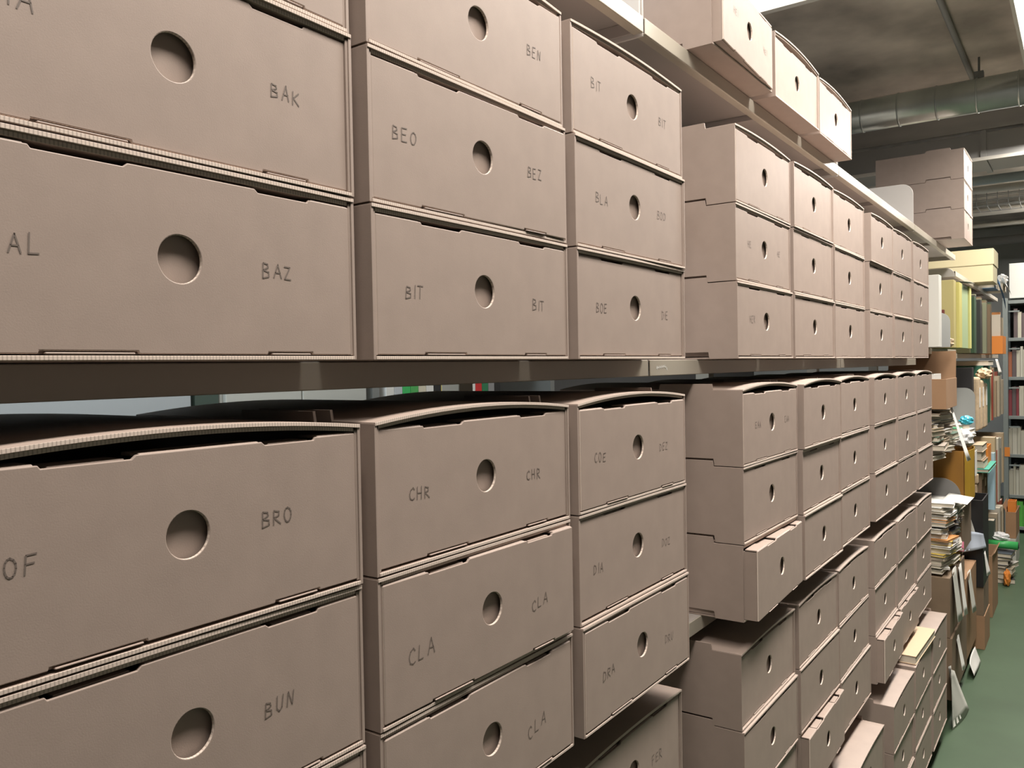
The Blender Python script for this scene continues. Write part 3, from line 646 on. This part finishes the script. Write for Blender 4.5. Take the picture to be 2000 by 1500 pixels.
# papers on shelf 1.10 bay 5 front
pile(.01, 4.85, 1.101, 12, 1, 'journal lying below the tall grey book end', 'journals by the tall book end', 51, [((.6, .6, .58), 'pale grey'), ((.66, .65, .62), 'white')], zmax=1.17, span=.17, dx=(.12, .15))
Z = .601
for k in range(3):
    t = empty('paper_bundle', (-.08, 5.16+k*.15, Z), 0, f'brown tied paper bundle on the low shelf behind the yellow file, {["first","second","third"][k]} one', 'bundle', 'tied bundles')
    bm = newbm()
    for q in range(5): bx(bm, -.11, .10+.006*((q+k) % 3), -.065, .065, .055*q, .055*q+.052)
    obj('paper_stack', bm, CRUM, t, bev=.006)
    bm = newbm(); bx(bm, -.112, .118, -.008, -.004, -.0+.001, .279); obj('string', bm, KRAFD, t)
TEAL = (.04, .34, .25)
book(.075, 5.12, .8805, .24, .44, .02, TEAL, 'teal folder lying flat on the tied bundles', 'folder', 'folder')
for k, (dx_, z, c, n_) in enumerate(((.05, .902, (.25, .17, .1), 'brown'), (.04, .945, (.42, .33, .22), 'tan'), (.045, .99, (.48, .38, .26), 'beige'))):
    book(dx_, 5.14, z, .15, .24, .04, c, f'{n_} paper packet in the stack on the teal folder', 'packet', 'packet', 'packets on the teal folder')
book(.06, 5.62, Z, .22, .06, .34, (.35, .50, .58), 'light blue folder standing right of the tied bundles', 'folder', 'folder')
book(.045, 5.69, Z, .22, .07, .30, (.10, .12, .12), 'dark grey folder next to the light blue folder', 'folder', 'folder')
book(.05, 5.77, Z, .22, .10, .42, (.42, .33, .2), 'tall beige folder beneath the orange strip at the end of the row', 'folder', 'folder')
book(.05, 5.88, Z, .22, .05, .33, (.38, .03, .03), 'red folder next to the tall beige folder', 'folder', 'folder')
book(.055, 5.95, Z, .22, .12, .40, (.42, .40, .33), 'pale grey-beige box file next to the red folder', 'box file', 'box_file')
carton('orange_tray', -.12, .045, 5.42, 5.60, 1.0325-.151, 1.0, ORG, 'orange tray between the packets and the tall beige folder', 'tray', open_=True)
# black crate and cartons on the floor in front of the shelves
BLK = mat('black_plastic', (.016, .015, .016), .45)
carton('brown_carton', -.06, .078, 4.82, 5.08, 0.0, .175, KRAFT, 'small brown carton on the floor under the black crate, lower one', open_=False)
carton('brown_carton', -.06, .074, 4.82, 5.07, .1755, .325, KRAFD, 'small brown carton directly under the black crate, upper one', open_=False)
carton('black_crate', -.06, .074, 4.81, 5.085, .3255, .775, BLK, 'black plastic crate standing on small brown cartons', 'crate', open_=True, t=.006)
sheet('paper_sheet', [(-.06, 4.79, .72), (.01, 4.75, .72), (.045, 4.79, .60), (-.045, 4.80, .60)], WHITE, 'white sheets leaning on the left side of the black crate', curl=.02)
sheet('paper_sheet', [(.0, 4.75, .62), (.08, 4.77, .61), (.09, 4.79, .54), (-.01, 4.75, .51)], mat('pale_blue_paper', (.48, .54, .64), .8), 'pale blue papers leaning against the black crate', curl=.02)
sheet('paper_sheet', [(.077, 4.83, .50), (.077, 4.89, .50), (.098, 4.91, .38), (.088, 4.84, .38)], WHITE, 'white paper hanging on the lower part of the black crate', curl=.004)
carton('tall_carton', -.065, .06, 5.45, 5.80, 0.0, .36, KRAFT, 'tall brown carton on the floor right of the black crate', open_=True, flaps=(('+x', .02, .9),))
GRN = mat('bright_green_plastic', (.05, .38, .10), .4)
JNK = [((.05, .06, .08), 'dark blue'), ((.35, .3, .22), 'tan'), ((.03, .03, .03), 'black'), ((.5, .48, .44), 'pale grey')]
pile(.085, 6.32, 0.0, 9, 2, 'book in the floor pile under the green roll', 'books in the floor pile', 77, JNK, zmax=[.212, .212], span=.34, th=(.018, .035), dx=(.09, .11))
t = empty('green_roll', (.03, 6.42, .214), 0, 'bright green plastic roll lying on the floor pile of books', 'roll')
bm = newbm(); tube(bm, [(-.10, 0, .028), (.10, 0, .028)], .027, 24); obj('roll', bm, GRN, t)
bm = newbm(); tube(bm, [(.1002, 0, .028), (.104, 0, .028)], .018, 20); obj('end_cap', bm, BLK, t)
crumple('plastic_bag', (.02, 6.46, .262), .06, .05, .03, mat('white_plastic_wrap', (.6, .6, .6), .4), 'crumpled white plastic bag on the green roll', 'bag', 15)
crumple('orange_cloth', (.075, 6.27, .0), .02, .04, .06, ORG, 'small orange bag on the floor in front of the book pile', 'bag', 4)
carton('brown_carton', .022, .088, 6.90, 7.25, 0.20, .39, KRAFT, 'brown carton standing on the white box at the end of the aisle', open_=True, flaps=(('-x', .05, 1.2),))
carton('white_box', .015, .088, 6.88, 7.25, 0.0, .198, mat('white_box_board', (.52, .52, .47), .7), 'white box on the floor at the far end of the aisle', 'box', open_=False)
carton('orange_box', .03, .082, 7.0, 7.1, .2045, .455, ORG, 'orange holder sticking out of the brown carton at the aisle end', 'holder')
# bay 6 fillers
for zi, (Z, hh) in enumerate(((1.101, .34), (.601, .36), (.0785, .38))):
    y = 6.42
    for i in range(7):
        c, cn = (((.4, .31, .2), 'beige'), ((.3, .22, .14), 'brown'), ((.42, .36, .26), 'pale beige'), ((.2, .05, .03), 'dark red'), ((.08, .1, .08), 'dark green'), ((.36, .3, .22), 'tan'), ((.45, .42, .36), 'cream'))[(i+zi*2) % 7]
        wd = .07+.02*((i+zi) % 3)
        book(-.01+.01*(i % 3), y, Z, .25, wd, hh-.03*((i*3+zi) % 4), c, f'{cn} folder on the {["middle","lower","lowest"][zi]} shelf of the farthest bay', 'folder', 'folder', 'folders in the farthest bay'); y += wd+.004
y = 5.12
for i in range(8):
    c, cn = (((.3, .22, .14), 'brown'), ((.42, .36, .26), 'pale beige'), ((.08, .1, .08), 'dark green'), ((.36, .3, .22), 'tan'))[i % 4]
    book(-.085, y, .0785, .25, .12, .36-.03*(i % 3), c, f'{cn} box file on the lowest shelf behind the black crate', 'box file', 'box_file', 'box files on the lowest shelf of the fifth bay'); y += .125

# ------------------------------------------------------------------ shelving across the end of the aisle
YP = 8.2; PM = mat('grey_green_steel', (.21, .235, .225), .45)
t = empty('shelving_unit', (.70, YP, 0), 0, 'grey-green steel shelving full of books across the end of the aisle', 'shelving')
PZs = [.06, .33, .68, 1.01, 1.345, 1.68, 2.0]
for z in PZs:
    bm = newbm(); bx(bm, -.745, .80, .012, .33, z-.028, z); obj('shelf_board', bm, PM, t, bev=.002)
for x in (-.785, .80):
    for y in (0, .30):
        bm = newbm(); bx(bm, x, x+.038, y, y+.038, 0, 2.02); obj('upright', bm, PM, t, bev=.002)
for z in PZs[1:]:
    bm = newbm(); bx(bm, -.74, -.66, -.004, .010, z-.10, z-.088); obj('label_bracket', bm, PM, t)
bm = newbm(); bx(bm, -.78, .83, .345, .35, .0, 2.02); obj('back_panel', bm, mat('dark_back_panel', (.05, .05, .05), .7), t)
for z in (.70, ):
    pass
tag(obj('orange_tag', (lambda b: (bx(b, -.02, .02, -.003, 0, -.04, .04), b)[1])(newbm()), ORG, loc=(-.055, YP-.001, .70)), 'orange square tag fixed to the grey-green end shelving', 'tag')
pal = [((.50, .47, .38), 'cream'), ((.46, .44, .36), 'pale grey'), ((.52, .50, .42), 'off-white'), ((.12, .09, .09), 'dark brown'), ((.35, .12, .06), 'rust'), ((.22, .04, .05), 'maroon'), ((.10, .12, .10), 'dark green'), ((.40, .36, .28), 'beige')]
rowc = {0: [6], 1: [1, 0, 2], 2: [1, 2, 1], 3: [5, 3, 5, 0, 3], 4: [4, 3, 0, 2, 0, 0], 5: [3, 0, 3, 7, 4, 3]}
zt_ = ['lowest', 'second', 'third', 'fourth', 'fifth', 'top']
rnd = random.Random(5)
LG = ((.10, .42, .06), 'lime green')
for k, z in enumerate(PZs[:-1]):
    x = -.045; i = 0
    while x < .30:
        wd = rnd.uniform(.018, .04); h = rnd.uniform(.20, .265) if k else rnd.uniform(.15, .22)
        c, cn = LG if k == 0 else pal[rowc[k][i % len(rowc[k])]]
        key = 'cover_%02x%02x%02x' % tuple(int(v*255) for v in c); mm = mat(key, c, .55)
        if k == 5 and i in (0,): x += .04
        o = empty('shelf_book', (x+wd/2, YP+.13, z+.0005), 0, f'{cn} book spine on the {zt_[k]} filled shelf of the end shelving', 'book', f'{cn} books on the {zt_[k]} shelf of the end shelving')
        bm = newbm(); bx(bm, -wd/2+.0008, wd/2-.0008, -.105, -.102, 0, h); bx(bm, -wd/2+.0008, -wd/2+.0028, -.102, .08, 0, h); bx(bm, wd/2-.0028, wd/2-.0008, -.102, .08, 0, h); obj('cover', bm, mm, o)
        bm = newbm(); bx(bm, -wd/2+.003, wd/2-.003, -.1015, .076, .003, h-.004); obj('pages', bm, PAGES, o)
        x += wd+.0005; i += 1
bm = newbm(); bx(bm, -.74, .85, -.10, .10, 0, .30)
tag(obj('white_panel_box', bm, mat('white_lacquer', (.62, .62, .58), .5), loc=(.70, YP+.18, 2.022), bev=.004), 'long white panelled box on top of the end shelving', 'box')
